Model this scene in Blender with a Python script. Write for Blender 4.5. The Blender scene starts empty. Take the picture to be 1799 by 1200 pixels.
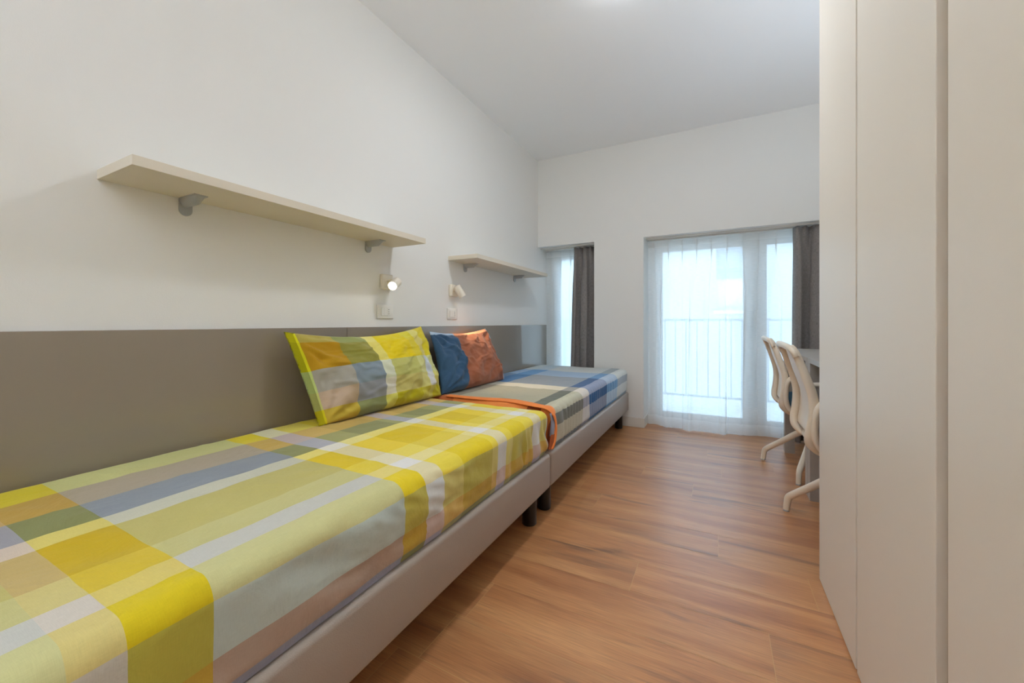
import bpy, bmesh, math, random
from mathutils import Vector, Matrix, noise
random.seed(7)
S = bpy.context.scene
COL = S.collection
PI = math.pi

# ------------------------------------------------------------------ camera
cam_d = bpy.data.cameras.new('camera'); cam = bpy.data.objects.new('camera', cam_d); COL.objects.link(cam)
cam.location = (0, 0, 1.0)
cam.rotation_euler = (PI/2, 0, math.radians(27.55))
cam_d.sensor_width = 36; cam_d.lens = 691/1799*36
cam_d.shift_y = -33/1799
cam_d.clip_start = 0.02
S.camera = cam
S.view_settings.view_transform = 'Standard'; S.view_settings.look = 'None'
S.view_settings.gamma = 1; S.view_settings.use_curve_mapping = False
S.view_settings.exposure = 0.0
S.cycles.max_bounces = 14; S.cycles.diffuse_bounces = 8; S.cycles.transparent_max_bounces = 24
S.cycles.sample_clamp_indirect = 6

# ------------------------------------------------------------------ daylight, lamps and added fill lights
SKY = 9.0
LAMP = 178.0
DESK_FILL = 165.0  # strength of the added fill light on the desk
FLOOR_FILL = 330.0  # strength of the added fill light behind the camera
w = bpy.data.worlds.new('sky'); S.world = w; w.use_nodes = True
nt = w.node_tree; bg = nt.nodes['Background']
tc = nt.nodes.new('ShaderNodeTexCoord'); sp = nt.nodes.new('ShaderNodeSeparateXYZ'); rp = nt.nodes.new('ShaderNodeValToRGB')
nt.links.new(tc.outputs['Generated'], sp.inputs[0]); nt.links.new(sp.outputs[2], rp.inputs[0]); nt.links.new(rp.outputs[0], bg.inputs[0])
rp.color_ramp.elements[0].position = 0.0; rp.color_ramp.elements[0].color = (.62, .77, .93, 1)
rp.color_ramp.elements[1].position = 0.6; rp.color_ramp.elements[1].color = (.52, .73, 1.0, 1)
bg.inputs[1].default_value = SKY
def portal(loc, sx, sz):
    d = bpy.data.lights.new('window_portal', 'AREA'); d.shape = 'RECTANGLE'; d.size = sx; d.size_y = sz
    d.cycles.is_portal = True
    o = bpy.data.objects.new('window_portal', d); COL.objects.link(o); o.location = loc
    o.rotation_euler = (-PI/2, 0, 0)
portal((.2, 4.36, .92), 1.64, 1.78)
portal((-1.41, 4.36, .92), .62, 1.78)

# ------------------------------------------------------------------ helpers
def lin(c):
    return tuple(((v/255)/12.92 if v/255 <= .04045 else ((v/255+.055)/1.055)**2.4) for v in c)+(1.0,)
def newmat(name):
    m = bpy.data.materials.new(name); m.use_nodes = True
    return m, m.node_tree, m.node_tree.nodes['Principled BSDF']
def mat(name, rgb, rough=.5, spec=.5, metal=0, bump=0, bscale=80, var=0, vscale=4, stretch=(1, 1, 1), coat=0, sheen=0):
    m, t, b = newmat(name)
    b.inputs['Base Color'].default_value = lin(rgb); b.inputs['Roughness'].default_value = rough
    b.inputs['Specular IOR Level'].default_value = spec; b.inputs['Metallic'].default_value = metal
    b.inputs['Coat Weight'].default_value = coat; b.inputs['Sheen Weight'].default_value = sheen
    co = t.nodes.new('ShaderNodeTexCoord'); mp = t.nodes.new('ShaderNodeMapping'); mp.inputs['Scale'].default_value = stretch
    t.links.new(co.outputs['Object'], mp.inputs[0])
    if bump:
        n = t.nodes.new('ShaderNodeTexNoise'); n.inputs['Scale'].default_value = bscale; n.inputs['Detail'].default_value = 4
        bp = t.nodes.new('ShaderNodeBump'); bp.inputs['Strength'].default_value = bump; bp.inputs['Distance'].default_value = .002
        t.links.new(mp.outputs[0], n.inputs['Vector']); t.links.new(n.outputs[0], bp.inputs['Height']); t.links.new(bp.outputs[0], b.inputs['Normal'])
    if var:
        n = t.nodes.new('ShaderNodeTexNoise'); n.inputs['Scale'].default_value = vscale; n.inputs['Detail'].default_value = 3
        mx = t.nodes.new('ShaderNodeMix'); mx.data_type = 'RGBA'
        mx.inputs['A'].default_value = lin(tuple(max(0, v*(1-var)) for v in rgb)); mx.inputs['B'].default_value = lin(tuple(min(255, v*(1+var)) for v in rgb))
        t.links.new(mp.outputs[0], n.inputs['Vector']); t.links.new(n.outputs[0], mx.inputs['Factor']); t.links.new(mx.outputs['Result'], b.inputs['Base Color'])
    return m
def emit(name, rgb, k):
    m, t, b = newmat(name); b.inputs['Base Color'].default_value = (1, 1, 1, 1)
    b.inputs['Emission Color'].default_value = lin(rgb); b.inputs['Emission Strength'].default_value = k
    return m
def tag(o, label=None, cat=None, group=None, kind=None):
    if label: o['label'] = label
    if cat: o['category'] = cat
    if group: o['group'] = group
    if kind: o['kind'] = kind
    return o
def empty(name, loc, label, cat, rz=0, group=None):
    o = bpy.data.objects.new(name, None); COL.objects.link(o); o.location = loc; o.rotation_euler = (0, 0, rz)
    o.empty_display_size = .1
    return tag(o, label, cat, group)
def obj(name, bm, m, parent=None, smooth=False, angle=None):
    me = bpy.data.meshes.new(name); bm.normal_update(); bm.to_mesh(me); bm.free()
    o = bpy.data.objects.new(name, me); COL.objects.link(o)
    if m: me.materials.append(m)
    if smooth:
        for p in me.polygons: p.use_smooth = True
        if angle:
            me.set_sharp_from_angle(angle=math.radians(angle))
    if parent: o.parent = parent
    return o
def struct(name, bm, m, parent=None, **k):
    o = obj(name, bm, m, parent, **k)
    if not parent: o['kind'] = 'structure'
    return o
def add_box(bm, x0, x1, y0, y1, z0, z1, bev=0, seg=2, M=None):
    t = bmesh.new(); r = bmesh.ops.create_cube(t, size=1)
    for v in t.verts:
        v.co = Vector(((x0+x1)/2+v.co.x*(x1-x0), (y0+y1)/2+v.co.y*(y1-y0), (z0+z1)/2+v.co.z*(z1-z0)))
    if bev: bmesh.ops.bevel(t, geom=t.edges[:], offset=bev, segments=seg, profile=.5, affect='EDGES')
    merge(bm, t, M)
def merge(bm, t, M=None):
    if M is not None: bmesh.ops.transform(t, matrix=M, verts=t.verts)
    me = bpy.data.meshes.new('tmp'); t.to_mesh(me); t.free(); bm.from_mesh(me); bpy.data.meshes.remove(me)
def box(x0, x1, y0, y1, z0, z1, bev=0, seg=2):
    bm = bmesh.new(); add_box(bm, x0, x1, y0, y1, z0, z1, bev, seg); return bm
def spline(pts, n=8, closed=False):
    P = [Vector(p) for p in pts]; out = []; N = len(P)
    for i in range(N if closed else N-1):
        if closed: a, b, c, d = P[(i-1) % N], P[i], P[(i+1) % N], P[(i+2) % N]
        else: a, b, c, d = P[max(i-1, 0)], P[i], P[i+1], P[min(i+2, N-1)]
        for k in range(n):
            t = k/n
            out.append(.5*((2*b)+(-a+c)*t+(2*a-5*b+4*c-d)*t*t+(-a+3*b-3*c+d)*t**3))
    if not closed: out.append(P[-1])
    return out
def add_tube(bm, pts, r, seg=12, closed=False, squash=None, cap=True):
    """r: number or function of 0..1; squash (a,b) scales the section along side / up."""
    N = len(pts); rings = []; prev = None
    for i, p in enumerate(pts):
        a = pts[i-1] if (i > 0 or closed) else pts[0]; b = pts[(i+1) % N] if (i < N-1 or closed) else pts[-1]
        t = (Vector(b)-Vector(a)).normalized()
        if prev is None:
            up = Vector((0, 1, 0)) if abs(t.y) < .9 else Vector((1, 0, 0))
        else: up = prev
        nrm = (up-t*up.dot(t)).normalized(); prev = nrm; bn = t.cross(nrm)
        rr = r(i/(N-1)) if callable(r) else r
        sa, sb = squash or (1, 1)
        rings.append([bm.verts.new(Vector(p)+nrm*math.cos(2*PI*k/seg)*rr*sa+bn*math.sin(2*PI*k/seg)*rr*sb) for k in range(seg)])
    for i in range(N if closed else N-1):
        A, B = rings[i], rings[(i+1) % N]
        for k in range(seg): bm.faces.new((A[k], A[(k+1) % seg], B[(k+1) % seg], B[k]))
    if cap and not closed:
        bm.faces.new(rings[0][::-1]); bm.faces.new(rings[-1])
def tube(*a, **k):
    bm = bmesh.new(); add_tube(bm, *a, **k); return bm
def lathe(prof, M=None, seg=32):
    bm = bmesh.new(); rings = []
    for r, z in prof: rings.append([bm.verts.new((r*math.cos(2*PI*k/seg), r*math.sin(2*PI*k/seg), z)) for k in range(seg)] if r > 1e-6 else [bm.verts.new((0, 0, z))])
    for A, B in zip(rings, rings[1:]):
        for k in range(seg):
            a, b = A[k % len(A)], A[(k+1) % len(A)]; c, d = B[(k+1) % len(B)], B[k % len(B)]
            vs = []
            for v in (a, b, c, d):
                if v not in vs: vs.append(v)
            if len(vs) > 2: bm.faces.new(vs)
    bmesh.ops.recalc_face_normals(bm, faces=bm.faces)
    if M is not None: bmesh.ops.transform(bm, matrix=M, verts=bm.verts)
    return bm
def uvlayer(bm): return bm.loops.layers.uv.get('UVMap') or bm.loops.layers.uv.new('UVMap')
def grid(nu, nv, f, uvf=None, bm=None, wrap=False):
    bm = bm or bmesh.new(); uvl = uvlayer(bm)
    V = [[bm.verts.new(f(i/nu, j/nv)) for j in range(nv+1)] for i in range(nu+1)]
    for i in range(nu):
        for j in range(nv):
            fc = bm.faces.new((V[i][j], V[i+1][j], V[i+1][j+1], V[i][j+1]))
            if uvf:
                for l, (a, b) in zip(fc.loops, ((i, j), (i+1, j), (i+1, j+1), (i, j+1))): l[uvl].uv = uvf(a/nu, b/nv)
    return bm
def sm(a, b, x):
    t = min(1, max(0, (x-a)/(b-a))); return t*t*(3-2*t)
def fbm(x, y, z=0): return noise.noise(Vector((x, y, z)))

# ------------------------------------------------------------------ materials
M_wall = mat('wall_paint', (237, 237, 234), .85, .2, bump=.12, bscale=260)
M_ceil = mat('ceiling_paint', (246, 248, 250), .9, .1, bump=.1, bscale=200)
M_trim = mat('trim_paint', (226, 222, 214), .5, .4)
M_lam = mat('cream_laminate', (236, 228, 215), .42, .4, bump=.06, bscale=400)
M_shelf = mat('shelf_laminate', (224, 216, 200), .45, .4, bump=.05, bscale=300)
M_groove = mat('groove_profile', (168, 150, 124), .5, .4)
M_head = mat('headboard_laminate', (138, 126, 112), .3, .8, coat=.6, bump=.05, bscale=400)
M_grey = mat('bracket_grey', (176, 179, 181), .4, .5, metal=.1)
M_leather = mat('taupe_leatherette', (162, 150, 139), .42, .5, bump=.35, bscale=500, stretch=(1, 1, 1))
M_black = mat('black_plastic', (22, 20, 20), .3, .5)
M_white = mat('white_plastic', (232, 230, 224), .3, .5)
M_dark = mat('dark_hole', (40, 38, 36), .6)
M_lampw = mat('lamp_white', (238, 230, 215), .4, .4)
M_lens = emit('lamp_lens', (255, 244, 225), 14)
M_chair = mat('cream_plastic', (238, 225, 206), .42, .45)
M_seat = mat('blue_seat_fabric', (92, 134, 160), .8, .2, bump=.3, bscale=600)
M_desk = mat('grey_laminate', (172, 164, 155), .4, .45, var=.03, vscale=3, stretch=(1, 8, 8))
M_alu = mat('white_frame_paint', (232, 234, 234), .35, .5)
M_mattress = mat('mattress_ticking', (70, 68, 66), .9)
M_rail = mat('railing_paint', (165, 172, 176), .5)
M_facade = mat('facade_render', (160, 161, 160), .9, bump=.2, bscale=20)
M_shut = mat('shutter_plastic', (136, 142, 148), .6)
M_conc = mat('balcony_stone', (190, 188, 182), .8, var=.05)

def ramp(t, pos_cols, src):
    r = t.nodes.new('ShaderNodeValToRGB'); cr = r.color_ramp; cr.interpolation = 'CONSTANT'
    while len(cr.elements) > 1: cr.elements.remove(cr.elements[-1])
    cr.elements[0].position = 0; cr.elements[0].color = pos_cols[0][1]
    for p, c in pos_cols[1:]:
        e = cr.elements.new(min(.9999, max(0, p))); e.color = c
    t.links.new(src, r.inputs[0]); return r
def plaid(name, sb, smax, tb, tmin, tmax, seq, table, gain=1.0, rough=.75, wr=.35, wscale=7):
    """woven plaid cloth: sb = stripe bounds across, tb = band bounds along, seq = class of each band, table[class] = colours across."""
    m, t, b = newmat(name); N, L = t.nodes, t.links
    uv = N.new('ShaderNodeUVMap'); uv.uv_map = 'UVMap'
    # slightly wavering stripe borders
    nz = N.new('ShaderNodeTexNoise'); nz.inputs['Scale'].default_value = 6; L.new(uv.outputs[0], nz.inputs['Vector'])
    wv = N.new('ShaderNodeVectorMath'); wv.operation = 'MULTIPLY_ADD'; wv.inputs[1].default_value = (.006, .006, 0); L.new(nz.outputs['Color'], wv.inputs[0])
    av = N.new('ShaderNodeVectorMath'); av.operation = 'SUBTRACT'; av.inputs[1].default_value = (.003, .003, 0)
    L.new(uv.outputs[0], wv.inputs[2]); L.new(wv.outputs[0], av.inputs[0])
    sp = N.new('ShaderNodeSeparateXYZ'); L.new(av.outputs[0], sp.inputs[0])
    ms = N.new('ShaderNodeMath'); ms.operation = 'DIVIDE'; ms.inputs[1].default_value = smax; L.new(sp.outputs[0], ms.inputs[0])
    mt = N.new('ShaderNodeMapRange'); mt.inputs['From Min'].default_value = tmin; mt.inputs['From Max'].default_value = tmax; L.new(sp.outputs[1], mt.inputs[0])
    cur = None
    for cls in dict.fromkeys(seq):
        cols = [tuple(min(1, v*gain) for v in lin(c)[:3])+(1,) for c in table[cls]]
        r = ramp(t, [(p/smax, c) for p, c in zip([0]+sb, cols)], ms.outputs[0])
        if cur is None: cur = r.outputs[0]; continue
        W1, W0 = (1, 1, 1, 1), (0, 0, 0, 1)
        mk = ramp(t, [((p-tmin)/(tmax-tmin), W1 if k == cls else W0) for p, k in zip([tmin]+tb, seq)], mt.outputs[0])
        mx = N.new('ShaderNodeMix'); mx.data_type = 'RGBA'; L.new(mk.outputs[0], mx.inputs['Factor']); L.new(cur, mx.inputs['A']); L.new(r.outputs[0], mx.inputs['B']); cur = mx.outputs['Result']
    # thread variation
    cb = N.new('ShaderNodeMapping'); cb.inputs['Scale'].default_value = (900, 60, 1); L.new(uv.outputs[0], cb.inputs[0])
    n1 = N.new('ShaderNodeTexNoise'); n1.inputs['Scale'].default_value = 1; n1.inputs['Detail'].default_value = 2; L.new(cb.outputs[0], n1.inputs['Vector'])
    cc = N.new('ShaderNodeMapping'); cc.inputs['Scale'].default_value = (60, 900, 1); L.new(uv.outputs[0], cc.inputs[0])
    n2 = N.new('ShaderNodeTexNoise'); n2.inputs['Scale'].default_value = 1; L.new(cc.outputs[0], n2.inputs['Vector'])
    ad = N.new('ShaderNodeMath'); ad.operation = 'ADD'; L.new(n1.outputs[0], ad.inputs[0]); L.new(n2.outputs[0], ad.inputs[1])
    mr = N.new('ShaderNodeMapRange'); mr.inputs['From Min'].default_value = .6; mr.inputs['From Max'].default_value = 1.4; mr.inputs['To Min'].default_value = .93; mr.inputs['To Max'].default_value = 1.07; L.new(ad.outputs[0], mr.inputs[0])
    mu = N.new('ShaderNodeVectorMath'); mu.operation = 'SCALE'; L.new(cur, mu.inputs[0]); L.new(mr.outputs[0], mu.inputs['Scale'])
    L.new(mu.outputs[0], b.inputs['Base Color'])
    b.inputs['Roughness'].default_value = rough; b.inputs['Sheen Weight'].default_value = .15; b.inputs['Specular IOR Level'].default_value = .25
    nb = N.new('ShaderNodeTexNoise'); nb.inputs['Scale'].default_value = wscale; nb.inputs['Detail'].default_value = 5; nb.inputs['Distortion'].default_value = 1.2; L.new(uv.outputs[0], nb.inputs['Vector'])
    bp = N.new('ShaderNodeBump'); bp.inputs['Strength'].default_value = wr; bp.inputs['Distance'].default_value = .012; L.new(nb.outputs[0], bp.inputs['Height']); L.new(bp.outputs[0], b.inputs['Normal'])
    return m

# ------------------------------------------------------------------ the room
XL, XR, YW, YB, ZC = -1.72, 1.04, 3.90, -1.6, 2.745
YG = 4.20                       # glazing line inside the deep reveal
# floor of planks laid across the room; every plank is a face with its own grain offset
def floor_mat():
    m, t, b = newmat('oak_laminate'); N, L = t.nodes, t.links
    uv = N.new('ShaderNodeUVMap'); uv.uv_map = 'UVMap'
    at = N.new('ShaderNodeAttribute'); at.attribute_name = 'tone'
    def nz(scale, det, st, dist=0):
        mp = N.new('ShaderNodeMapping'); mp.inputs['Scale'].default_value = st; L.new(uv.outputs[0], mp.inputs[0])
        n = N.new('ShaderNodeTexNoise'); n.inputs['Scale'].default_value = scale; n.inputs['Detail'].default_value = det; n.inputs['Distortion'].default_value = dist
        L.new(mp.outputs[0], n.inputs['Vector']); return n.outputs[0]
    def cr(src, stops):
        r = N.new('ShaderNodeValToRGB'); e = r.color_ramp.elements
        e[0].position, e[0].color = stops[0][0], stops[0][1]; e[1].position, e[1].color = stops[-1][0], stops[-1][1]
        for p, c in stops[1:-1]: q = e.new(p); q.color = c
        L.new(src, r.inputs[0]); return r.outputs[0]
    broad = cr(nz(1.0, 5, (1.1, 11, 1), .5), [(.28, lin((160, 103, 62))), (.5, lin((188, 131, 83))), (.72, lin((204, 150, 99)))])
    fine = nz(1.0, 3, (9, 330, 1), .3)
    streak = cr(nz(1.0, 6, (1.6, 15, 1), .8), [(.26, (1, 1, 1, 1)), (.41, (0, 0, 0, 1))])
    mx = N.new('ShaderNodeMix'); mx.data_type = 'RGBA'; mx.inputs['B'].default_value = lin((122, 88, 66))
    sf = N.new('ShaderNodeMath'); sf.operation = 'MULTIPLY'; sf.inputs[1].default_value = .8; L.new(streak, sf.inputs[0])
    L.new(sf.outputs[0], mx.inputs['Factor']); L.new(broad, mx.inputs['A'])
    ml = N.new('ShaderNodeMapRange'); ml.inputs['From Min'].default_value = .3; ml.inputs['From Max'].default_value = .7; ml.inputs['To Min'].default_value = .80; ml.inputs['To Max'].default_value = 1.14; L.new(fine, ml.inputs[0])
    m2 = N.new('ShaderNodeMath'); m2.operation = 'MULTIPLY'; L.new(ml.outputs[0], m2.inputs[0]); L.new(at.outputs['Fac'], m2.inputs[1])
    sc = N.new('ShaderNodeVectorMath'); sc.operation = 'SCALE'; L.new(mx.outputs['Result'], sc.inputs[0]); L.new(m2.outputs[0], sc.inputs['Scale'])
    L.new(sc.outputs[0], b.inputs['Base Color'])
    b.inputs['Roughness'].default_value = .36; b.inputs['Specular IOR Level'].default_value = .85
    bp = N.new('ShaderNodeBump'); bp.inputs['Strength'].default_value = .12; bp.inputs['Distance'].default_value = .002; L.new(fine, bp.inputs['Height']); L.new(bp.outputs[0], b.inputs['Normal'])
    return m
M_floor = floor_mat(); M_seam = mat('plank_bevel', (200, 160, 114), .5)
def build_floor():
    bm = bmesh.new(); uvl = uvlayer(bm); tl = bm.loops.layers.float_color.new('tone')
    W, Lp = .1965, 1.29
    known = {-3: .2, -2: .42, -1: .50, 6: .55, 0: -.758, 1: .147, 2: -.291, 3: .313, 4: .004, 5: -.596, 7: -.13, 9: .025}
    for n in range(-16, 18):
        y0 = 1.109+n*W; y1 = y0+W
        if y1 < YB-.2 or y0 > YG+.1: continue
        j = known.get(n, random.uniform(-.6, .6)); g = .0009
        x = j-3*Lp
        while x < XR+.1:
            xa, xb = max(x, XL-.1), min(x+Lp, XR+.1)
            ya, yb = max(y0, YB-.1), min(y1, YG+.1)
            if xb > xa+.01 and yb > ya+.01:
                vs = [bm.verts.new(c) for c in ((xa+g, ya+g, 0), (xb-g, ya+g, 0), (xb-g, yb-g, 0), (xa+g, yb-g, 0))]
                f = bm.faces.new(vs); ox, oy, tn = random.uniform(0, 50), random.uniform(0, 50), random.uniform(.9, 1.08)
                for l in f.loops:
                    l[uvl].uv = (l.vert.co.x+ox, l.vert.co.y+oy); l[tl] = (tn, tn, tn, 1)
            x += Lp
    o = struct('floor', bm, M_floor)
    me = o.data; me.materials.append(M_seam)
    b2 = bmesh.new(); b2.from_mesh(me)
    fs = set(b2.faces); add_box(b2, XL-.1, XR+.1, YB-.1, YG+.1, -.1, -.0007)
    b2.faces.ensure_lookup_table()
    for f in b2.faces:
        if f not in fs: f.material_index = 1
    b2.to_mesh(me); b2.free()
build_floor()
struct('ceiling', box(XL-.1, XR+.1, YB-.1, YW+.5, ZC, ZC+.12), M_ceil)
struct('wall_left', box(XL-.12, XL, YB-.1, YG+.16, -.1, ZC), M_wall)
struct('wall_right', box(XR, XR+.12, YB-.1, YG+.16, -.1, ZC), M_wall)
struct('wall_back', box(XL-.1, XR+.1, YB-.12, YB, -.1, ZC), M_wall)
HZ = 1.815                      # head height of both openings
bm = bmesh.new()
add_box(bm, XL, XR, YW, YG+.16, HZ, ZC)                 # wall above the openings
add_box(bm, -1.10, -.622, YW, YG+.16, -.1, HZ)          # pier between them
struct('wall_front', bm, M_wall)
struct('baseboard_front', box(-1.10, -.613, YW-.012, YW, 0, .09, .003), M_trim)
struct('baseboard_reveal', box(-.622, -.613, YW, YG+.02, 0, .09), M_trim)
struct('baseboard_back', box(XL, XR, YB, YB+.012, 0, .09, .003), M_trim)
struct('baseboard_right', box(XR-.012, XR, 1.92, YG, 0, .09, .003), M_trim)

# glass
def glass():
    m = bpy.data.materials.new('window_glass'); m.use_nodes = True; t = m.node_tree; t.nodes.clear()
    o = t.nodes.new('ShaderNodeOutputMaterial'); a = t.nodes.new('ShaderNodeBsdfTransparent'); g = t.nodes.new('ShaderNodeBsdfGlossy'); x = t.nodes.new('ShaderNodeMixShader')
    f = t.nodes.new('ShaderNodeFresnel'); f.inputs[0].default_value = 1.45
    a.inputs[0].default_value = (.93, .97, .97, 1); g.inputs['Roughness'].default_value = .01
    t.links.new(f.outputs[0], x.inputs[0]); t.links.new(a.outputs[0], x.inputs[1]); t.links.new(g.outputs[0], x.inputs[2]); t.links.new(x.outputs[0], o.inputs[0])
    return m
M_glass = glass()
def glazing(name, x0, x1, holes, z0=.10, z1=1.72, label=''):
    fr = bmesh.new(); y0, y1 = YG, YG+.07
    xs = [x0]+[v for h in holes for v in h]+[x1]
    for i in range(0, len(xs), 2): add_box(fr, xs[i], xs[i+1], y0, y1, 0, HZ, .004)
    for a, b in holes:
        add_box(fr, a, b, y0+.004, y1-.004, 0, z0); add_box(fr, a, b, y0+.004, y1-.004, z1, HZ)
        for bead in ((a, a+.012, z0, z1), (b-.012, b, z0, z1), (a+.012, b-.012, z0, z0+.012), (a+.012, b-.012, z1-.012, z1)):
            add_box(fr, bead[0], bead[1], y0+.016, y1-.016, bead[2], bead[3])
    root = struct(name, fr, M_alu)
    for a, b in holes:
        obj('glass_pane', box(a+.01, b-.01, y0+.033, y0+.038, z0+.01, z1-.01), M_glass, root)
    return root
glazing('window_1', XL+.001, -1.101, [(-1.59, -1.22)])
d1 = glazing('door_1', -.613, XR-.013, [(-.50, .225), (.385, .93)])
hb = bmesh.new(); add_box(hb, .262, .298, YG-.012, YG+.001, .95, 1.09, .004); add_tube(hb, spline([(.28, YG-.01, 1.02), (.28, YG-.05, 1.02), (.275, YG-.055, 1.0), (.27, YG-.055, .90)], 5), .009)
obj('handle', hb, M_grey, d1, True, 40)

# ------------------------------------------------------------------ outside: balcony and the house across
struct('balcony_floor', box(-6, 6, YG+.16, 5.6, -.25, -.05), M_conc)
rl = empty('balcony_railing', (0, 5.45, -.05), 'thin grey balcony railing with upright bars outside the glass door', 'railing')
bm = bmesh.new(); add_box(bm, -3.2, 2.6, -.02, .02, 1.07, 1.10)
obj('handrail', bm, M_rail, rl)
bm = bmesh.new(); add_box(bm, -3.2, 2.6, -.012, .012, .12, .145); obj('bottom_rail', bm, M_rail, rl)
for i in range(45):
    x = -3.1+i*.125
    big = i % 9 == 0
    obj('post' if big else 'baluster', box(x-(.02 if big else .007), x+(.02 if big else .007), -(.02 if big else .007), .02 if big else .007, 0 if big else .14, 1.075), M_rail, rl)
hs = empty('house', (0, 11, -6), 'pale rendered house across the street with a half closed roller shutter', 'building')
bm = bmesh.new()
for a in ((-9, -.02, 0, 9.6), (.95, 8, 0, 9.6), (-.02, .95, 0, 7.3), (-.02, .95, 9.3, 9.6)): add_box(bm, a[0], a[1], .0, .5, a[2], a[3])
obj('wall', bm, M_facade, hs)
bm = bmesh.new()
for k in range(15): add_box(bm, -.02, .95, .15, .17+.004*(k % 2), 9.3-.08*(k+1)+.006, 9.3-.08*k)
obj('roller_shutter', bm, M_shut, hs)
obj('window_pane', box(-.02, .95, .22, .24, 7.3, 9.3), mat('dark_glass', (205, 212, 216), .1), hs)
bm = bmesh.new(); add_box(bm, -.08, 1.0, -.06, .1, 7.22, 7.3); obj('sill', bm, M_conc, hs)

# ------------------------------------------------------------------ curtains
def sheer_mat():
    m = bpy.data.materials.new('sheer_voile'); m.use_nodes = True; t = m.node_tree; t.nodes.clear(); N, L = t.nodes, t.links
    o = N.new('ShaderNodeOutputMaterial'); tr = N.new('ShaderNodeBsdfTransparent'); tl = N.new('ShaderNodeBsdfTranslucent'); df = N.new('ShaderNodeBsdfDiffuse')
    tl.inputs[0].default_value = (.93, .95, .95, 1); df.inputs[0].default_value = (.94, .94, .92, 1); tr.inputs[0].default_value = (1, 1, 1, 1)
    a = N.new('ShaderNodeMixShader'); a.inputs[0].default_value = .5; L.new(tl.outputs[0], a.inputs[1]); L.new(df.outputs[0], a.inputs[2])
    uv = N.new('ShaderNodeUVMap'); uv.uv_map = 'UVMap'
    mp = N.new('ShaderNodeMapping'); mp.inputs['Scale'].default_value = (30, 420, 1); L.new(uv.outputs[0], mp.inputs[0])
    n = N.new('ShaderNodeTexNoise'); n.inputs['Scale'].default_value = 1; n.inputs['Detail'].default_value = 2; L.new(mp.outputs[0], n.inputs['Vector'])
    mr = N.new('ShaderNodeMapRange'); mr.inputs['From Min'].default_value = .3; mr.inputs['From Max'].default_value = .7; mr.inputs['To Min'].default_value = .70; mr.inputs['To Max'].default_value = .82; L.new(n.outputs[0], mr.inputs[0])
    # the sewn hem is double cloth
    sp = N.new('ShaderNodeSeparateXYZ'); L.new(uv.outputs[0], sp.inputs[0])
    h = N.new('ShaderNodeMath'); h.operation = 'LESS_THAN'; h.inputs[1].default_value = .095; L.new(sp.outputs[1], h.inputs[0])
    ht = N.new('ShaderNodeMath'); ht.operation = 'GREATER_THAN'; ht.inputs[1].default_value = 1.73; L.new(sp.outputs[1], ht.inputs[0])
    hm = N.new('ShaderNodeMath'); hm.operation = 'MAXIMUM'; L.new(h.outputs[0], hm.inputs[0]); L.new(ht.outputs[0], hm.inputs[1])
    ad = N.new('ShaderNodeMath'); ad.operation = 'MULTIPLY_ADD'; ad.inputs[1].default_value = .14; L.new(hm.outputs[0], ad.inputs[0]); L.new(mr.outputs[0], ad.inputs[2])
    b = N.new('ShaderNodeMixShader'); L.new(ad.outputs[0], b.inputs[0]); L.new(tr.outputs[0], b.inputs[1]); L.new(a.outputs[0], b.inputs[2])
    L.new(b.outputs[0], o.inputs[0]); return m
M_sheer = sheer_mat()
def sheer(name, x0, x1, y, pleats, seed, bulge=.03, top=1.79):
    ln = x1-x0; nu = int(ln*180); nv = 60
    def f(u, v):
        z = v*top+(1-v)*.006
        d = 1-v                                     # 0 at the top
        X = x0+u*ln; ph = u*pleats*2*PI
        pin = max(0, 1-d/.30)
        am = .040*pin**1.2
        soft = sm(.02, .45, d)
        q = fbm(u*9*ln+seed, d*1.2, seed)*.035*soft + fbm(u*26*ln+seed*3, d*.8, seed+5)*.014*soft
        X += am*math.sin(ph)*min(1, u*12, (1-u)*12) + (fbm(u*11*ln, seed*2, d*.6)*.045+fbm(u*24*ln, seed*4, d*.5)*.028)*soft*min(1, u*8, (1-u)*8)
        Y = y-.012*math.cos(ph)*(.35+.65*pin)+q-bulge*math.sin(PI*min(1, u*1.3))*d**3
        return (X, Y, z)
    bm = grid(nu, nv, f, lambda u, v: (u*ln, v*top))
    return tag(obj(name, bm, M_sheer, None, True))
s1 = sheer('sheer_curtain', -.605, .70, 4.07, 10.5, 2.0, .09)
tag(s1, 'white see-through sheer curtain covering the balcony door', 'curtain')
s2 = sheer('sheer_curtain', -1.712, -1.26, 4.135, 4, 9.0, .01)
tag(s2, 'white see-through sheer curtain in the narrow window by the headboard', 'curtain')
def curtain_mat():
    m = mat('grey_linen', (122, 116, 114), .9, .1, sheen=.2); t = m.node_tree; N, L = t.nodes, t.links; b = N['Principled BSDF']
    uv = N.new('ShaderNodeUVMap'); uv.uv_map = 'UVMap'; outs = []
    for st in ((40, 700, 1), (700, 40, 1)):
        mp = N.new('ShaderNodeMapping'); mp.inputs['Scale'].default_value = st; L.new(uv.outputs[0], mp.inputs[0])
        n = N.new('ShaderNodeTexNoise'); n.inputs['Scale'].default_value = 1; n.inputs['Detail'].default_value = 2; L.new(mp.outputs[0], n.inputs['Vector']); outs.append(n.outputs[0])
    a = N.new('ShaderNodeMath'); a.operation = 'ADD'; L.new(outs[0], a.inputs[0]); L.new(outs[1], a.inputs[1])
    r = N.new('ShaderNodeValToRGB'); r.color_ramp.elements[0].position = .35; r.color_ramp.elements[0].color = lin((112, 107, 106)); r.color_ramp.elements[1].position = .65; r.color_ramp.elements[1].color = lin((158, 152, 149))
    h = N.new('ShaderNodeMath'); h.operation = 'MULTIPLY'; h.inputs[1].default_value = .5; L.new(a.outputs[0], h.inputs[0]); L.new(h.outputs[0], r.inputs[0]); L.new(r.outputs[0], b.inputs['Base Color'])
    return m
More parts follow.
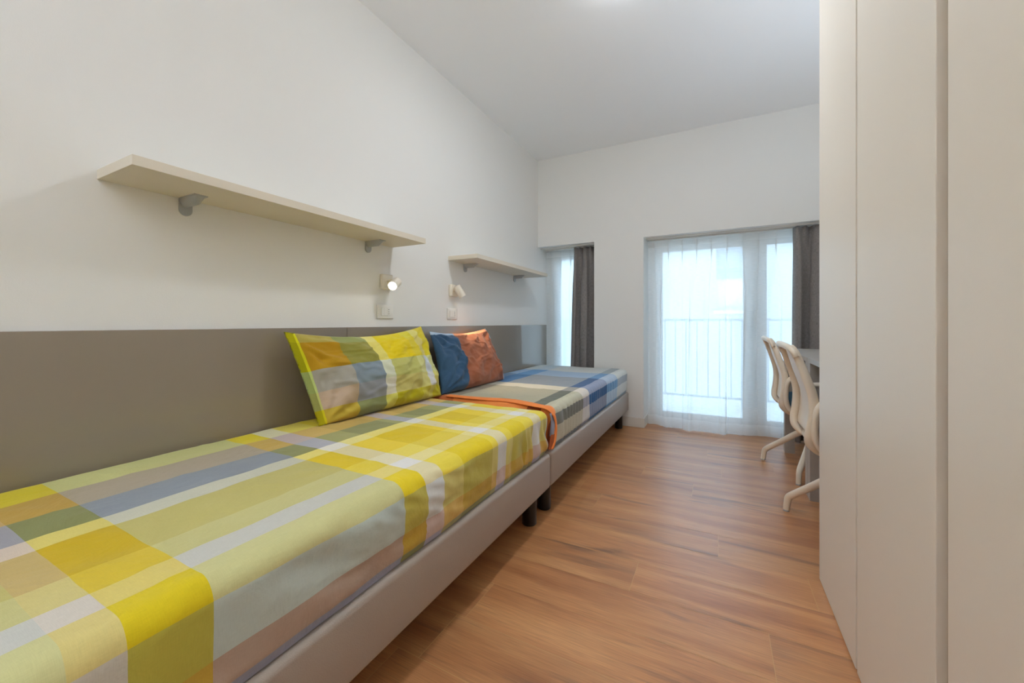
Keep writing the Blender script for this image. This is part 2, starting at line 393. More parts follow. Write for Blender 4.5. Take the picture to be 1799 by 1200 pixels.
M_curt = curtain_mat()
def drape(x0, x1, y, folds, seed, lean, z0=.012, top=1.80):
    ln = x1-x0; cloth = ln*1.6
    def f(u, v):
        d = 1-v; z = z0+(top-z0)*v; ph = (u**.85)*folds*2*PI+.8
        am = .042*(.5+.5*sm(0, .25, d))
        X = x0+u*ln+lean*(d*(1-u))+.022*math.sin(ph*2+1)*sm(0, .3, d)*min(1, (1-u)*5, u*5)
        Y = y+am*math.cos(ph)+.012*fbm(u*8, d*3, seed)+.006*math.sin(ph*3)*max(0, 1-d/.12)
        # pinched heading
        Y += .02*max(0, 1-d/.1)*math.sin(ph*2)
        return (X, Y, z)
    bm = grid(90, 60, f, lambda u, v: (u*cloth, v*top))
    o = obj('curtain', bm, M_curt, None, True); md = o.modifiers.new('thick', 'SOLIDIFY'); md.thickness = .003
    return o
tag(drape(-1.365, -1.104, 4.035, 2.3, 3, -.05), 'dark grey drawn-back curtain in the narrow window beside the bed', 'curtain')
tag(drape(.565, 1.02, 4.005, 3.2, 6, -.012), 'dark grey drawn-back curtain beside the desk', 'curtain')
for nm, a, b, lb in (('curtain_track', -.61, XR-.002, 'white curtain track under the head of the balcony door'), ('curtain_track', -1.718, -1.102, 'white curtain track under the head of the narrow window')):
    bm = bmesh.new(); add_box(bm, a, b, 3.97, 3.99, HZ-.012, HZ); add_box(bm, a, b, 4.06, 4.14, HZ-.014, HZ)
    tag(obj(nm, bm, M_white), lb, 'curtain rail')

# ------------------------------------------------------------------ headboard
hd = empty('headboard', (XL, 0, 0), 'long taupe panel headboard running along the wall behind both beds', 'headboard')
obj('panel', box(.001, .025, -.9, 1.4065, .0, .976, .0012), M_head, hd)
obj('panel', box(.001, .025, 1.4085, 4.085, .0, .976, .0012), M_head, hd)

# ------------------------------------------------------------------ beds
BX0, BX1 = -1.694, -.752
def bed(y0, y1, label):
    r = empty('bed', ((BX0+BX1)/2, (y0+y1)/2, 0), label, 'bed', group='single beds along the wall')
    cx, cy = r.location.x, r.location.y
    obj('bed_base', box(BX0-cx, BX1-cx, y0-cy, y1-cy, .160, .335, .016, 4), M_leather, r, True, 50)
    obj('mattress', box(BX0+.03-cx, BX1-.035-cx, y0+.03-cy, y1-.03-cy, .333, .53, .02, 3), M_mattress, r, True, 50)
    for x in (-.83, BX0+.08):
        for y in (y0+.09, y1-.09):
            obj('leg', lathe([(0, 0), (.033, 0), (.036, .004), (.036, .165), (0, .165)], Matrix.Translation((x-cx, y-cy, 0)), 28), M_black, r, True, 40)
    return r
bed(-.13, 1.868, 'taupe leatherette single bed nearer the camera, under yellow plaid bedding')
bed(1.876, 3.868, 'taupe leatherette single bed at the window end, under blue plaid bedding')

ZT = .556
def sheet(name, y0, y1, material, seed, amp_side, ruff, x0=-1.688, x1=-.762, zb=.338, zt=ZT):
    R = .042; rc = .05
    bm = bmesh.new(); uvl = uvlayer(bm)
    # inner rectangle (flat top) and outline direction
    ix0, ix1, iy0, iy1 = x0+R, x1-R, y0+R, y1-R
    # top
    nx, ny = 64, 200
    def wrinkle(X, Y):
        rdg = max(0, 1-abs(fbm(X*3.2+Y*1.3+seed, Y*4.5-X*2, seed+4))*7)
        return .0045*fbm(X*4+seed, Y*3, seed)+.0025*fbm(X*11, Y*8+seed, 3)+.0022*rdg
    top = {}
    for i in range(nx+1):
        for j in range(ny+1):
            X = ix0+(ix1-ix0)*i/nx; Y = iy0+(iy1-iy0)*j/ny
            top[i, j] = bm.verts.new((X, Y, zt+wrinkle(X, Y)))
    def uvof(X, Y): return (X+1.695, Y)
    for i in range(nx):
        for j in range(ny):
            f = bm.faces.new((top[i, j], top[i+1, j], top[i+1, j+1], top[i, j+1]))
            for l in f.loops: l[uvl].uv = uvof(l.vert.co.x, l.vert.co.y)
    # outline of base points with outward angle
    ring = []
    for j in range(ny+1): ring.append((top[nx, j], 0.0))
    for k in range(1, 9): ring.append((top[nx, ny], PI/2*k/9))
    for i in range(nx, -1, -1): ring.append((top[i, ny], PI/2))
    for k in range(1, 9): ring.append((top[0, ny], PI/2+PI/2*k/9))
    for j in range(ny, -1, -1): ring.append((top[0, j], PI))
    for k in range(1, 9): ring.append((top[0, 0], PI+PI/2*k/9))
    for i in range(nx+1): ring.append((top[i, 0], PI*1.5))
    for k in range(1, 9): ring.append((top[nx, 0], PI*1.5+PI/2*k/9))
    A = PI/2*R; D = A+(zt-R-zb); nd = 26
    cols = []
    for n, (v, a) in enumerate(ring):
        c = [(v, v.co.x+1.695, v.co.y)]
        X, Y, Z0 = v.co
        for q in range(1, nd+1):
            d = D*q/nd
            if d < A: h = R*math.sin(d/R); z = zt-R+R*math.cos(d/R)
            else: h = R; z = zt-R-(d-A)
            al = Y if abs(math.cos(a)) > .5 else X
            k = sm(0, A*1.2, d)*(1-.75*sm(D*.75, D, d))
            wv = amp_side*fbm(al*5+seed, z*7, seed)+ruff(Y, z)*math.cos(a)*math.cos(a)
            corner = abs(math.sin(2*a))
            wv += corner*.004*math.sin(a*26)
            h2 = h+k*wv*(0 if math.cos(a) < -.5 else 1)-.010*sm(D*.86, D, d)
            zz = z+(Z0-zt)*(1-sm(0, A, d))
            c.append((bm.verts.new((X+math.cos(a)*h2, Y+math.sin(a)*h2, zz)), X+1.695+math.cos(a)*d, Y+math.sin(a)*d))
        cols.append(c)
    n = len(cols)
    for i in range(n):
        P, Q = cols[i], cols[(i+1) % n]
        for q in range(nd):
            vs = [P[q], P[q+1], Q[q+1], Q[q]]
            if q == 0 and P[0][0] is Q[0][0]: vs = [P[0], P[1], Q[1]]
            try: f = bm.faces.new([v[0] for v in vs])
            except ValueError: continue
            for l, v in zip(f.loops, vs): l[uvl].uv = (v[1], v[2])
    return obj(name, bm, material, None, True)

sb1 = [v+1.695 for v in (-1.523, -1.38, -1.246, -1.18, -1.0, -.91, -.843)]+[.945, 1.05, 1.108]
T1 = {
 'P': [(198,198,130),(170,158,136),(138,146,154),(202,202,182),(190,181,108),(197,192,130),(200,200,192),(202,199,142),(190,204,198),(178,158,142),(150,155,175)],
 'Y': [(208,190,15),(182,148,62),(130,133,80),(217,202,108),(196,166,0),(208,182,45),(216,198,110),(212,190,18),(182,174,70),(190,160,60),(140,142,90)],
 'S': [(220,200,20),(196,165,80),(140,142,90),(232,218,120),(218,190,0),(224,202,60),(228,212,125),(226,202,20),(186,176,78),(190,160,60),(140,142,90)],
 'Z': [(222,208,80),(210,178,95),(160,160,100),(232,222,140),(232,205,45),(232,214,90),(232,220,150),(232,212,70),(205,196,115),(205,172,90),(160,158,110)],
 'K': [(205,198,125),(192,160,105),(155,154,160),(212,196,178),(192,168,105),(206,193,125),(212,204,192),(212,196,125),(200,196,182),(190,168,150),(165,160,175)],
 'W': [(220,216,175),(196,180,175),(176,178,188),(232,230,218),(222,210,160),(230,222,185),(232,230,226),(226,216,172),(214,218,216),(200,180,172),(170,170,190)],
}
seq1 = ['K','P','K','Y','P','S','W','Z','S','Z','W','Z','S','Z','W','Z','P']
tb1 = [-.10,.18,.25,.352,.815,.91,.99,1.10,1.29,1.335,1.40,1.45,1.59,1.68,1.76,1.838]
seq1[1] = 'P'
M_pl1 = plaid('yellow_plaid_cotton', sb1, 1.3, tb1, -.4, 2.2, seq1, T1, 1.0, wr=.7, wscale=5)
def ruff1(y, z):
    k = sm(1.15, 1.75, y); h = sm(.54, .44, z)
    a = .0095*k*h*math.sin(y*88+z*16+4*fbm(y*8, z*6, 1))*(.5+abs(fbm(y*4, 3, 2))*1.6)
    a += .012*sm(.35, .6, y)*sm(1.5, 1.1, y)*fbm(y*5+z*14, z*10-y*3, 4)+.006*(1-abs(fbm(y*9+z*22, z*16-y*6, 9))*2)*sm(.5, .7, y)*sm(1.3, 1.0, y)
    return a
o = sheet('bed_sheet', -.125, 1.866, M_pl1, 1.3, .010, ruff1)
tag(o, 'yellow, grey and white plaid sheet stretched over the nearer bed', 'bed sheet')

sb2 = [.145, .295, .783, .865, .952, 1.020, 1.112]
T2 = {
 'O': [(225,130,62),(200,110,60),(228,135,66),(165,78,36),(245,145,72),(165,80,45),(240,140,70),(165,80,45)],
 'B': [(180,172,148),(150,140,120),(178,172,146),(104,107,94),(196,192,166),(122,125,118),(192,190,172),(110,118,125)],
 'C': [(222,214,192),(190,186,170),(222,214,192),(158,156,148),(226,218,206),(165,168,184),(215,214,212),(140,145,165)],
 'L': [(112,140,170),(60,115,165),(142,150,158),(46,88,134),(148,158,184),(30,88,142),(136,150,178),(28,88,142)],
 'I': [(150,180,210),(90,145,195),(152,178,204),(98,145,190),(182,200,218),(108,158,204),(180,206,226),(100,155,205)],
 'A': [(196,204,204),(180,196,205),(198,202,200),(156,166,170),(218,222,218),(170,182,192),(216,222,222),(150,170,185)],
}
tb2 = [1.962, 2.43, 2.58, 3.06, 3.40]
M_pl2 = plaid('blue_plaid_cotton', sb2, 1.3, tb2, 1.5, 4.1, ['O', 'B', 'C', 'L', 'I', 'A'], T2, 1.0, wr=.7, wscale=6)
def ruff2(y, z):
    return .0065*sm(.555, .50, z)*math.sin(y*112+8*fbm(y*5, z*3, 7))*(.5+.5*sm(3.9, 2.4, y))*(.6+.8*fbm(y*3, 2, 2))
sh2 = sheet('bed_sheet', 1.905, 3.865, M_pl2, 5.1, .006, ruff2)
tag(sh2, 'blue, beige and orange plaid sheet stretched over the bed by the window', 'bed sheet')
# the orange hem folded back at the near end of that sheet
M_or = mat('orange_hem', (238, 138, 72), .75, .25, bump=.4, bscale=30, var=.06, vscale=12)
M_rust = mat('rust_fold', (160, 88, 58), .8, .2, bump=.4, bscale=30, var=.18, vscale=14)
M_lav = mat('lavender_fold', (150, 150, 165), .8, .2, bump=.4, bscale=30, var=.1, vscale=14)
hp = spline([(-1.45, 1.945, .557), (-1.28, 1.945, .5575), (-1.06, 1.972, .5585), (-.95, 1.952, .5585), (-.85, 1.920, .5585), (-.785, 1.912, .553), (-.756, 1.912, .525), (-.749, 1.922, .49), (-.747, 1.925, .44), (-.749, 1.915, .39), (-.754, 1.893, .352)], 8)
wd = spline([(.03, 0, 0), (.031, 0, 0), (.04, 0, 0), (.038, 0, 0), (.034, 0, 0), (.028, 0, 0), (.016, 0, 0), (.009, 0, 0), (.009, 0, 0), (.012, 0, 0), (.016, 0, 0)], 8)
def hem(u, v):
    i = min(len(hp)-1, int(round(u*(len(hp)-1)))); p = hp[i]; w_ = wd[i].x
    a = (v-.5)*2
    side = sm(.553, .51, p.z)
    up = .0035*(1-a*a)
    return (p.x+up*side*1.6, p.y+a*w_, p.z+up*(1-side))
o = obj('hem', grid(len(hp)-1, 8, hem), M_or, sh2, True); md = o.modifiers.new('t', 'SOLIDIFY'); md.thickness = .004; md.offset = 0
tag(o, 'orange hem')
def fold(u, v):
    z = .535-.185*u
    return (-.760+.006*math.sin(v*7+u*5)+.008*math.sin(PI*u), 1.872+.05*v-.006*u+.004*math.sin(u*9), z)
def foldl(u, v):
    x, y, z = fold(u*.62, v); return (x, y, z)
def foldr(u, v):
    x, y, z = fold(.60+u*.40, v); return (x+.002, y, z)
for nm, fn, mm, lb in (('sheet_fold', foldl, M_lav, 'lavender grey fold'), ('sheet_fold', foldr, M_rust, 'rust orange fold')):
    o = obj(nm, grid(14, 12, fn), mm, sh2, True); md = o.modifiers.new('t', 'SOLIDIFY'); md.thickness = .003; tag(o, lb)

# ------------------------------------------------------------------ pillows
def pillow(name, TL, TR, BL, BR, Tf, Tb, material, seed, dips, uvf, flange=.0, nu=96, nv=64):
    TL, TR, BL, BR = map(Vector, (TL, TR, BL, BR))
    nrm = ((TR-BR)+(TL-BL)).cross((TR-TL)+(BR-BL)).normalized()
    if nrm.x < 0: nrm = -nrm
    ex = (TR-TL).normalized(); ez = (TL-BL).normalized()
    def pos(u, v, side):
        p = (TL*(1-u)+TR*u)*v+(BL*(1-u)+BR*u)*(1-v)
        du, dv = 4*u*(1-u), 4*v*(1-v)
        # concave sides
        p = p - ez*dips[0]*du*sm(.4, 1, v) + ez*dips[1]*du*sm(.6, 0, v)
        p = p + ex*dips[2]*dv*sm(.5, 0, u) - ex*dips[3]*dv*sm(.5, 1, u)
        uu = max(0, (u-flange)/(1-flange)) if flange else u
        prof = (max(0, 4*uu*(1-uu))**.55)*(max(0, dv)**.5)
        low = 1+.25*(1-v)-.1*v
        h = Tf*prof*low if side > 0 else -Tb*prof
        if side > 0:
            # creases running from the corners and the seams
            e = (1-prof)
            h += .012*min(1, prof*2.2)*e*math.sin(9*(u*1.4+v)+5*fbm(u*3, v*3, seed))
            h += .020*min(1, prof*2)*fbm(u*6+seed, v*5-u*5, seed)
            for (cu, cv, kk) in ((0, 1, 1.0), (1, 1, .7), (0, 0, .8), (1, 0, .6)):
                dd = math.hypot(u-cu, (v-cv)*.6); an = math.atan2((v-cv)*.6, u-cu)
                h += .010*kk*sm(.62, .08, dd)*min(1, prof*2.5)*math.sin(an*13+3*fbm(dd*5, an*2, seed))
            h += .007*max(0, 1-abs(fbm(u*5+v*3, v*7-u*4, seed+7))*6)*min(1, prof*2)
            h += .006*min(1, prof*2)*fbm(u*18+seed, v*13+u*9, seed+2)
        q = p+nrm*h
        q.x = max(q.x, -1.690); q.z = max(q.z, ZT+.002+(.0 if side > 0 else 0))
        return q
    bm = bmesh.new(); uvl = uvlayer(bm); G = {}
    for s in (1, -1):
        for i in range(nu+1):
            for j in range(nv+1):
                if s < 0 and (i in (0, nu) or j in (0, nv)): G[s, i, j] = G[1, i, j]
                else: G[s, i, j] = bm.verts.new(pos(i/nu, j/nv, s))
        for i in range(nu):
            for j in range(nv):
                q = [(i, j), (i+1, j), (i+1, j+1), (i, j+1)]
                f = bm.faces.new([G[(s,)+a] for a in q])
                for l, a in zip(f.loops, q): l[uvl].uv = (uvf(a[0]/nu, a[1]/nv))
    bmesh.ops.recalc_face_normals(bm, faces=bm.faces)
    return obj(name, bm, material, None, True)
pc = [.05, .233, .415, .495, .735, .82, .88]
pr_ = [.145, .33, .56, .89]
TP = {
 'b': [(210,200,20),(192,168,62),(132,137,88),(210,205,98),(182,172,10),(195,185,60),(208,203,100),(204,194,20)],
 'k': [(192,194,112),(188,166,144),(144,147,156),(220,216,202),(194,183,108),(208,202,124),(210,210,210),(208,202,112)],
 'p': [(188,202,122),(164,160,150),(128,142,153),(210,214,192),(184,183,104),(198,199,134),(196,204,212),(198,199,134)],
 'y': [(200,195,10),(176,134,10),(140,136,58),(218,206,104),(222,197,0),(215,196,42),(210,196,114),(210,192,32)],
 't': [(215,210,10),(172,157,74),(140,150,90),(220,212,124),(222,203,20),(218,207,62),(220,212,124),(215,196,42)],
}
M_pp = plaid('yellow_plaid_pillowcase', pc, 1.0, pr_, 0, 1, ['b', 'k', 'p', 'y', 't'], TP, 1.0, wr=.3, wscale=5)
o = pillow('pillow', (-1.63, 1.03, .962), (-1.64, 1.915, .978), (-1.50, 1.10, .560), (-1.49, 1.925, .558), .095, .045, M_pp, 3.1, (.045, .0, .008, .0), lambda u, v: (u, v), .05)
tag(o, 'plump yellow and grey plaid pillow leaning on the headboard', 'pillow')
TO = {
 'm': [(50,82,112),(152,90,62),(180,196,212)],
 't': [(170,190,210),(240,160,115),(215,220,220)],
}
M_po = plaid('orange_blue_pillowcase', [.30, .965], 1.0, [.935], 0, 1, ['m', 't'], TO, 1.0, wr=.45, wscale=4)
o = pillow('pillow', (-1.63, 1.98, .945), (-1.65, 2.70, .955), (-1.49, 1.925, .559), (-1.47, 2.69, .559), .085, .04, M_po, 8.4, (.03, .0, .02, .0), lambda u, v: (u, v), .0)
tag(o, 'blue and rust orange pillow leaning on the headboard behind the plaid one', 'pillow')

# ------------------------------------------------------------------ shelves with brackets
def bracket(parent, y):
    z = -.002
    bm = bmesh.new()
    # wall plate: tongue with a round lower end
    prof = [(-.020, 0), (.020, 0)]+[(.020*math.cos(a), -.038+.020*math.sin(a)) for a in [-PI*k/14 for k in range(15)]]
    vs0 = [bm.verts.new((.0005, y+a, z+b)) for a, b in prof]; vs1 = [bm.verts.new((.007, y+a, z+b)) for a, b in prof]
    bm.faces.new(vs0); bm.faces.new(vs1[::-1])
    for k in range(len(prof)): bm.faces.new((vs0[k], vs1[k], vs1[(k+1) % len(prof)], vs0[(k+1) % len(prof)]))
    # half-round arm under the board with a slanting cut nose
    n = 14; rings = []
    for X, r, cut in ((.005, .0225, 0), (.078, .0225, 0), (.112, .0225, 1)):
        ring = []
        for k in range(n+1):
            a = -PI*k/n
            rz = math.sin(a)*r*(1.25 if not cut else .12)
            ring.append(bm.verts.new((X, y+math.cos(a)*(r-.003)*(1 if not cut else .8), z+rz)))
        rings.append(ring)
    for A, B in zip(rings, rings[1:]):
        for k in range(n): bm.faces.new((A[k], A[k+1], B[k+1], B[k]))
        bm.faces.new((A[0], B[0], B[n], A[n]))
    bm.faces.new(rings[0]); bm.faces.new(rings[-1][::-1])
    bmesh.ops.recalc_face_normals(bm, faces=bm.faces)
    add_box(bm, .005, .114, y-.021, y+.021, z-.0015, z+.0022)
    return obj('bracket', bm, M_grey, parent, True, 35)
def shelf(y0, y1, bys, label):
    r = empty('wall_shelf', (XL, y0, 1.449), label, 'shelf', group='wall shelves above the beds')
    obj('board', box(.0005, .25, 0, y1-y0, 0, .030, .0012), M_shelf, r)
    for b in bys: bracket(r, b-y0)
shelf(.490, 1.757, (.72, 1.566), 'long cream wall shelf on grey brackets above the yellow pillow, nearer the camera')
shelf(2.300, 3.570, (2.515, 3.345), 'cream wall shelf on grey brackets nearer the window')

# ------------------------------------------------------------------ reading lamps, switch plates
def axisM(loc, d):
    d = Vector(d).normalized(); q = Vector((0, 0, 1)).rotation_difference(d); return Matrix.Translation(loc) @ q.to_matrix().to_4x4()
def reading_lamp(y, z, d, label, power, joint, length=.085, r=.027):
    root = empty('reading_lamp', (XL, y, z), label, 'lamp', group='spot lamps above the beds')
    obj('wall_plate', box(.0005, .026, -.041, .041, -.043, .043, .006, 3), M_lampw, root, True, 40)
    j = Vector(joint)
    obj('joint', tube([Vector((.024, 0, .004)), Vector((.04, 0, .006)), j], .010), M_lampw, root, True, 40)
    d = Vector(d).normalized(); back = j-d*length*.35
    prof = [(0, 0), (r*.8, 0), (r, .006), (r, length), (r-.003, length), (r-.003, length-.006), (0, length-.006)]
    obj('lamp_head', lathe(prof, axisM(back, d)), M_lampw, root, True, 40)
    obj('lens', lathe([(0, length-.004), (r-.0035, length-.004), (r-.0035, length-.0055)], axisM(back, d)), M_lens, root)
    l = bpy.data.lights.new('lamp_beam', 'SPOT'); l.energy = power; l.color = (1.0, .78, .52); l.spot_size = math.radians(85); l.spot_blend = .6; l.shadow_soft_size = .02
    o = bpy.data.objects.new('lamp_beam', l); COL.objects.link(o); o.parent = root; o.location = back+d*(length+.004)
    o.rotation_euler = d.to_track_quat('-Z', 'Y').to_euler()
    return root
# lens of the first one sits at about (-1.60, 1.648, 1.193), turned towards the room's near end
reading_lamp(1.693, 1.238, (.36, -.80, -.36), 'white cube wall spot lamp, lit and turned to the camera', 1.2, (.088, -.005, -.012))
reading_lamp(2.344, 1.234, (.38, .34, -.86), 'white cube wall spot lamp aimed down at the orange pillow', 7.0, (.062, .0, .004), .09)

def switch(y0, y1, z0, z1, label, sock):
    r = empty('switch_plate', (XL, (y0+y1)/2, (z0+z1)/2), label, 'switch', group='switch plates above the headboard')
    hw, hh = (y1-y0)/2, (z1-z0)/2
    bm = bmesh.new(); add_box(bm, .0003, .009, -hw, hw, -hh, hh, .003, 3)
    obj('plate', bm, M_white, r, True, 40)
    obj('insert', box(.0088, .0098, -.036, .036, -.0235, .0235), mat('insert_grey', (214, 212, 206), .4), r)
    obj('rocker', box(.0095, .0125, -.034, -.0125, -.0225, .0225, .001), M_white, r)
    obj('rocker', box(.0095, .0120, -.0115, .0105, -.0225, .0225, .001), M_white, r)
    s = bmesh.new(); add_box(s, .0095, .0115, .0115, .0345, -.0225, .0225, .001)
    so = obj('socket', s, M_white, r)
    if sock:
        for zz in (-.012, 0, .012):
            obj('socket_hole', lathe([(0, 0), (.0026, 0), (.0026, .0006), (0, .0006)], Matrix.Translation((.0114, .023, zz)) @ Matrix.Rotation(PI/2, 4, 'Y'), 14), M_dark, so)
switch(1.627, 1.752, 1.024, 1.104, 'white switch and socket plate under the lit reading lamp', True)
switch(2.284, 2.404, 1.026, 1.104, 'white switch plate under the reading lamp that points down', True)

# ------------------------------------------------------------------ wardrobe
WX, WY = .352, 1.908
wr = empty('wardrobe', (WX+.3, .5, 0), 'tall cream wardrobe with plain doors at the right edge', 'wardrobe')
ox, oy = wr.location.x, wr.location.y
def wbox(*a, bev=0): return box(a[0]-ox, a[1]-ox, a[2]-oy, a[3]-oy, a[4], a[5], bev)
bm = bmesh.new()
for a in ((WX+.022, XR-.015, WY-.02, WY-.001, .004, 2.62), (WX+.05, XR-.015, -1.35, WY-.02, .004, 2.62)):
    add_box(bm, a[0]-ox, a[1]-ox, a[2]-oy, a[3]-oy, a[4], a[5])
obj('carcass', bm, mat('carcass_laminate', (150, 130, 104), .5), wr)
def door(y0, y1): obj('door', wbox(WX, WX+.0215, y0, y1, .006, 2.62, bev=.0015), M_lam, wr)
door(1.457, 1.908); door(.990, 1.443)
door(.490, .948); door(.030, .4865); door(-.472, -.012); door(-.932, -.4755)
for ya, yb in ((.948, .990), (-.012, .030)):
    bm = bmesh.new(); add_box(bm, WX+.020-ox, WX+.026-ox, ya-oy, yb-oy, .006, 2.62)
    add_box(bm, WX+.002-ox, WX+.020-ox, ya-oy+.0005, ya-oy+.006, .006, 2.62)
    obj('grip_profile', bm, M_groove, wr)

# ------------------------------------------------------------------ desks
def desk(y0, y1, label):
    r = empty('desk', (.46, (y0+y1)/2, 0), label, 'desk', group='two desks side by side'); cy = (y0+y1)/2; L_ = (y1-y0)/2; D = XR-.014-.46
    obj('desktop', box(0, D, -L_, L_, .773, .800, .0015), M_desk, r)
    for y in (-L_+.001, L_-.065):
        for x in (.001, D-.067): obj('leg', box(x, x+.064, y, y+.064, 0, .7735, .0015), M_desk, r)
    bm = bmesh.new(); add_box(bm, D-.04, D-.022, -L_+.065, L_-.065, .45, .7735)
    obj('modesty_panel', bm, M_desk, r)
desk(1.935, 2.793, 'grey laminate desk right behind the wardrobe')
desk(2.797, 3.717, 'grey laminate desk nearer the window and dark curtain')

# ------------------------------------------------------------------ chairs
def chair(cx, cy, body, legs, label, sp=1.0):
    root = empty('office_chair', (cx, cy, 0), label, 'chair', group='cream swivel chairs at the desks')
    B = Matrix.Rotation(math.radians(body), 4, 'Z')
    prof = spline([(-.285, 0, .893), (-.268, 0, .872), (-.245, 0, .811), (-.225, 0, .75), (-.207, 0, .69), (-.199, 0, .633), (-.203, 0, .56), (-.212, 0, .50), (-.211, 0, .462), (-.192, 0, .436), (-.165, 0, .418), (-.10, 0, .405), (0, 0, .402)], 5)
    def at(t):
        f = t*(len(prof)-1); i = min(len(prof)-2, int(f)); return prof[i].lerp(prof[i+1], f-i)
    def half(t): return .185+.03*math.sin(PI*min(1, t*1.25))-.01*t
    def B_(bm): bmesh.ops.transform(bm, matrix=B, verts=bm.verts); return bm
    # outer frame: one bent tube on each side and a broad rolled top rail
    fr = bmesh.new()
    for s in (-1, 1):
        P = [Vector((at(k/44).x, s*half(k/44), at(k/44).z)) for k in range(1, 45)]
        add_tube(fr, P, lambda t: .013+.005*math.sin(PI*t), 12, squash=(.8, 1.1))
    top = spline([(-.262, -.205, .845), (-.272, -.20, .868), (-.283, -.165, .884), (-.290, -.08, .890), (-.292, 0, .892), (-.290, .08, .890), (-.283, .165, .884), (-.272, .20, .868), (-.262, .205, .845)], 6)
    add_tube(fr, top, .015, 12, squash=(1.15, .9))
    obj('back_frame', B_(fr), M_chair, root, True)
    # shell
    sh = bmesh.new()
    def fs(u, v, off=0):
        t = .03+.60*v; p = at(t); w_ = (u*2-1)
        cup = .022*(1-w_*w_)*math.sin(PI*min(1, v*1.1+.1))
        return (p.x+.014-cup+off, w_*(half(t)-.004), p.z-.004)
    grid(20, 30, fs, None, sh)
    o = obj('backrest', B_(sh), M_chair, root, True); md = o.modifiers.new('t', 'SOLIDIFY'); md.thickness = .006
    # seat pan and pad
    def rr(x0, x1, hw, z0, z1, rad):
        b = bmesh.new(); pts = []
        for (px, py, a0) in ((x1-rad, hw-rad, 0), (x0+rad, hw-rad, 90), (x0+rad, -hw+rad, 180), (x1-rad, -hw+rad, 270)):
            for k in range(9):
                a = math.radians(a0+90*k/8); pts.append((px+rad*math.cos(a), py+rad*math.sin(a)))
        lay = [(.90, z0), (.97, z0+.004), (1, z0+(z1-z0)*.4), (1, z0+(z1-z0)*.6), (.975, z1-.004), (.93, z1), (0, z1+.004)]
        cxx = (x0+x1)/2; rings = []
        for s, z in lay:
            dz = lambda x: .012*sm(x1-.09, x1, x)*-1
            rings.append([b.verts.new((cxx+(x-cxx)*s, y*s, z+dz(cxx+(x-cxx)*s))) for x, y in pts] if s else [b.verts.new((cxx, 0, z))])
        for A, C in zip(rings, rings[1:]):
            n = len(A)
            for k in range(n):
                if len(C) > 1: b.faces.new((A[k], A[(k+1) % n], C[(k+1) % n], C[k]))
                else: b.faces.new((A[k], A[(k+1) % n], C[0]))
        b.faces.new(rings[0][::-1]); return b
    obj('seat_pan', B_(rr(-.19, .27, .215, .408, .450, .09)), M_chair, root, True)
    obj('seat_pad', B_(rr(-.175, .255, .200, .448, .505, .085)), M_seat, root, True)
    for s in (-1, 1):
        loop = spline([(-.195, s*.222, .560), (-.178, s*.228, .635), (-.12, s*.232, .666), (.02, s*.235, .668), (.075, s*.235, .655), (.092, s*.233, .60), (.075, s*.23, .51), (.045, s*.222, .44), (-.02, s*.212, .412), (-.11, s*.212, .412), (-.170, s*.216, .440), (-.193, s*.220, .49)], 6, True)
        a = tube(loop, .0175, 12, closed=True, squash=(1.15, .85))
        # arm pad along the top
        add_tube(a, spline([(-.13, s*.232, .664), (-.05, s*.234, .672), (.06, s*.236, .668)], 6), lambda t: .012+.008*math.sin(PI*t), 12, squash=(1.5, .6))
        obj('armrest', B_(a), M_chair, root, True)
    obj('column', lathe([(0, .215), (.030, .215), (.036, .235), (.036, .30), (.024, .315), (.024, .385), (.06, .395), (.06, .412), (0, .412)]), M_chair, root, True, 35)
    for k in range(4):
        a = math.radians(legs+90*k); c, s = math.cos(a)*sp, math.sin(a)*sp
        P = spline([(c*.02, s*.02, .285), (c*.10, s*.10, .245), (c*.20, s*.20, .165), (c*.285, s*.285, .098), (c*.308, s*.308, .075), (c*.315, s*.315, .045), (c*.320, s*.320, .006)], 5)
        L1 = obj('leg', tube(P, lambda t: .021-.006*t, 12, squash=(.8, 1.0)), M_chair, root, True, 60)
        obj('foot', lathe([(0, 0), (.014, 0), (.0145, .007), (0, .007)], Matrix.Translation((c*.320, s*.320, 0)), 16), M_grey, L1, True, 40)
    return root
chair(.585, 3.255, 0, 154, 'cream plastic swivel chair at the far desk, blue seat showing')
chair(.578, 2.372, 0, 148, 'cream plastic swivel chair half hidden behind the wardrobe edge', .93)

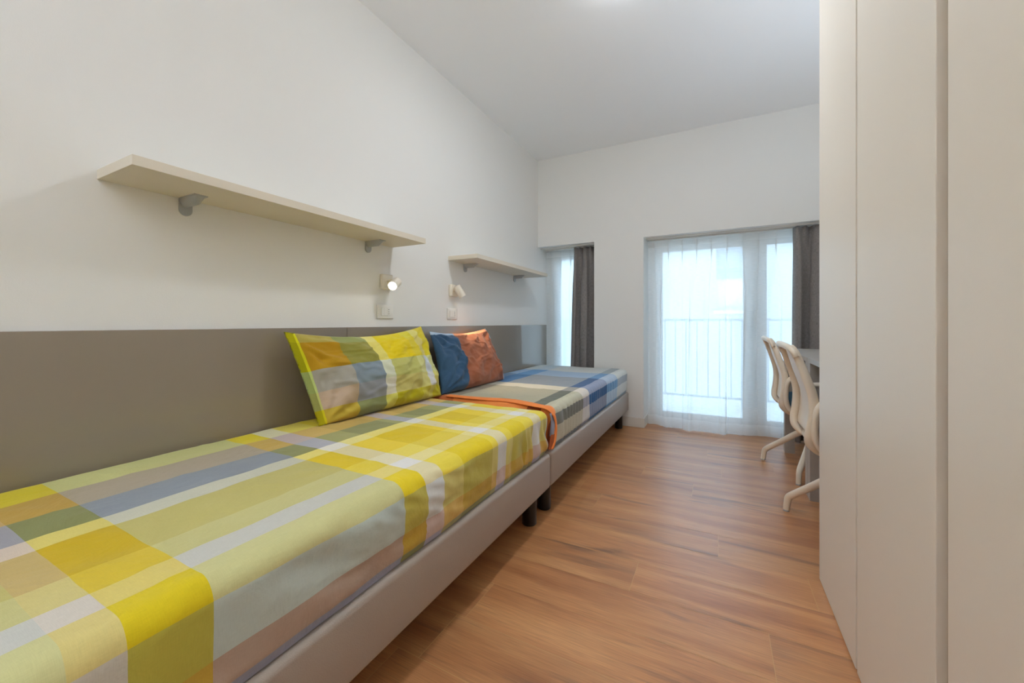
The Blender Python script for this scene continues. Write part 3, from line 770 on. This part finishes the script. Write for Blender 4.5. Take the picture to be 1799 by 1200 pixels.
# ------------------------------------------------------------------ ceiling lamp (glows just above the frame), then two added fill uplighters
M_glow = emit('lamp_glow', (241, 247, 255), LAMP)
def ceiling_lamp(x, y, label):
    r = empty('ceiling_lamp', (x, y, ZC), label, 'lamp')
    obj('rim', lathe([(0, 0), (.10, 0), (.10, -.018), (.09, -.022), (0, -.022)]), M_white, r, True, 40)
    obj('diffuser', lathe([(.088, -.021)]+[(.088*math.cos(a)**.6, -.021-.014*math.sin(a)) for a in [PI/2*k/8 for k in range(1, 9)]]), M_glow, r, True)
ceiling_lamp(-.42, 1.95, 'round white ceiling lamp over the middle of the room, just above the picture')
dl = empty('desk_fill_uplight', (.84, 2.16, .8005), 'added white fill uplighter on the desk, unseen behind the wardrobe', 'lamp')  # unseen fill light, added to brighten the ceiling at the window end
obj('base', lathe([(0, 0), (.07, 0), (.07, .01), (.012, .02), (0, .02)]), M_white, dl, True, 40)
obj('pole', lathe([(0, .015), (.008, .015), (.008, .60), (0, .60)], None, 16), M_white, dl, True, 40)
obj('bowl', lathe([(0, .58), (.03, .585), (.08, .615), (.105, .66), (.102, .66), (.076, .622), (0, .60)]), M_white, dl, True, 60)
obj('fill_disc', lathe([(0, .632), (.08, .632)]), emit('desk_fill_glow', (224, 238, 255), DESK_FILL), dl)
fl = empty('floor_fill_uplight', (-.45, -1.25, 0), 'added white fill uplighter on a floor stand, unseen behind the camera', 'lamp')  # unseen fill light, added to even out the room off the ceiling
obj('base', lathe([(0, 0), (.13, 0), (.13, .012), (.02, .03), (0, .03)]), M_white, fl, True, 40)
obj('pole', lathe([(0, .02), (.012, .02), (.012, 1.70), (0, 1.70)], None, 16), M_white, fl, True, 40)
obj('bowl', lathe([(0, 1.68), (.04, 1.69), (.11, 1.73), (.16, 1.79), (.157, 1.79), (.105, 1.737), (0, 1.70)]), M_white, fl, True, 60)
obj('fill_disc', lathe([(0, 1.752), (.125, 1.752)]), emit('floor_fill_glow', (236, 244, 255), FLOOR_FILL), fl)
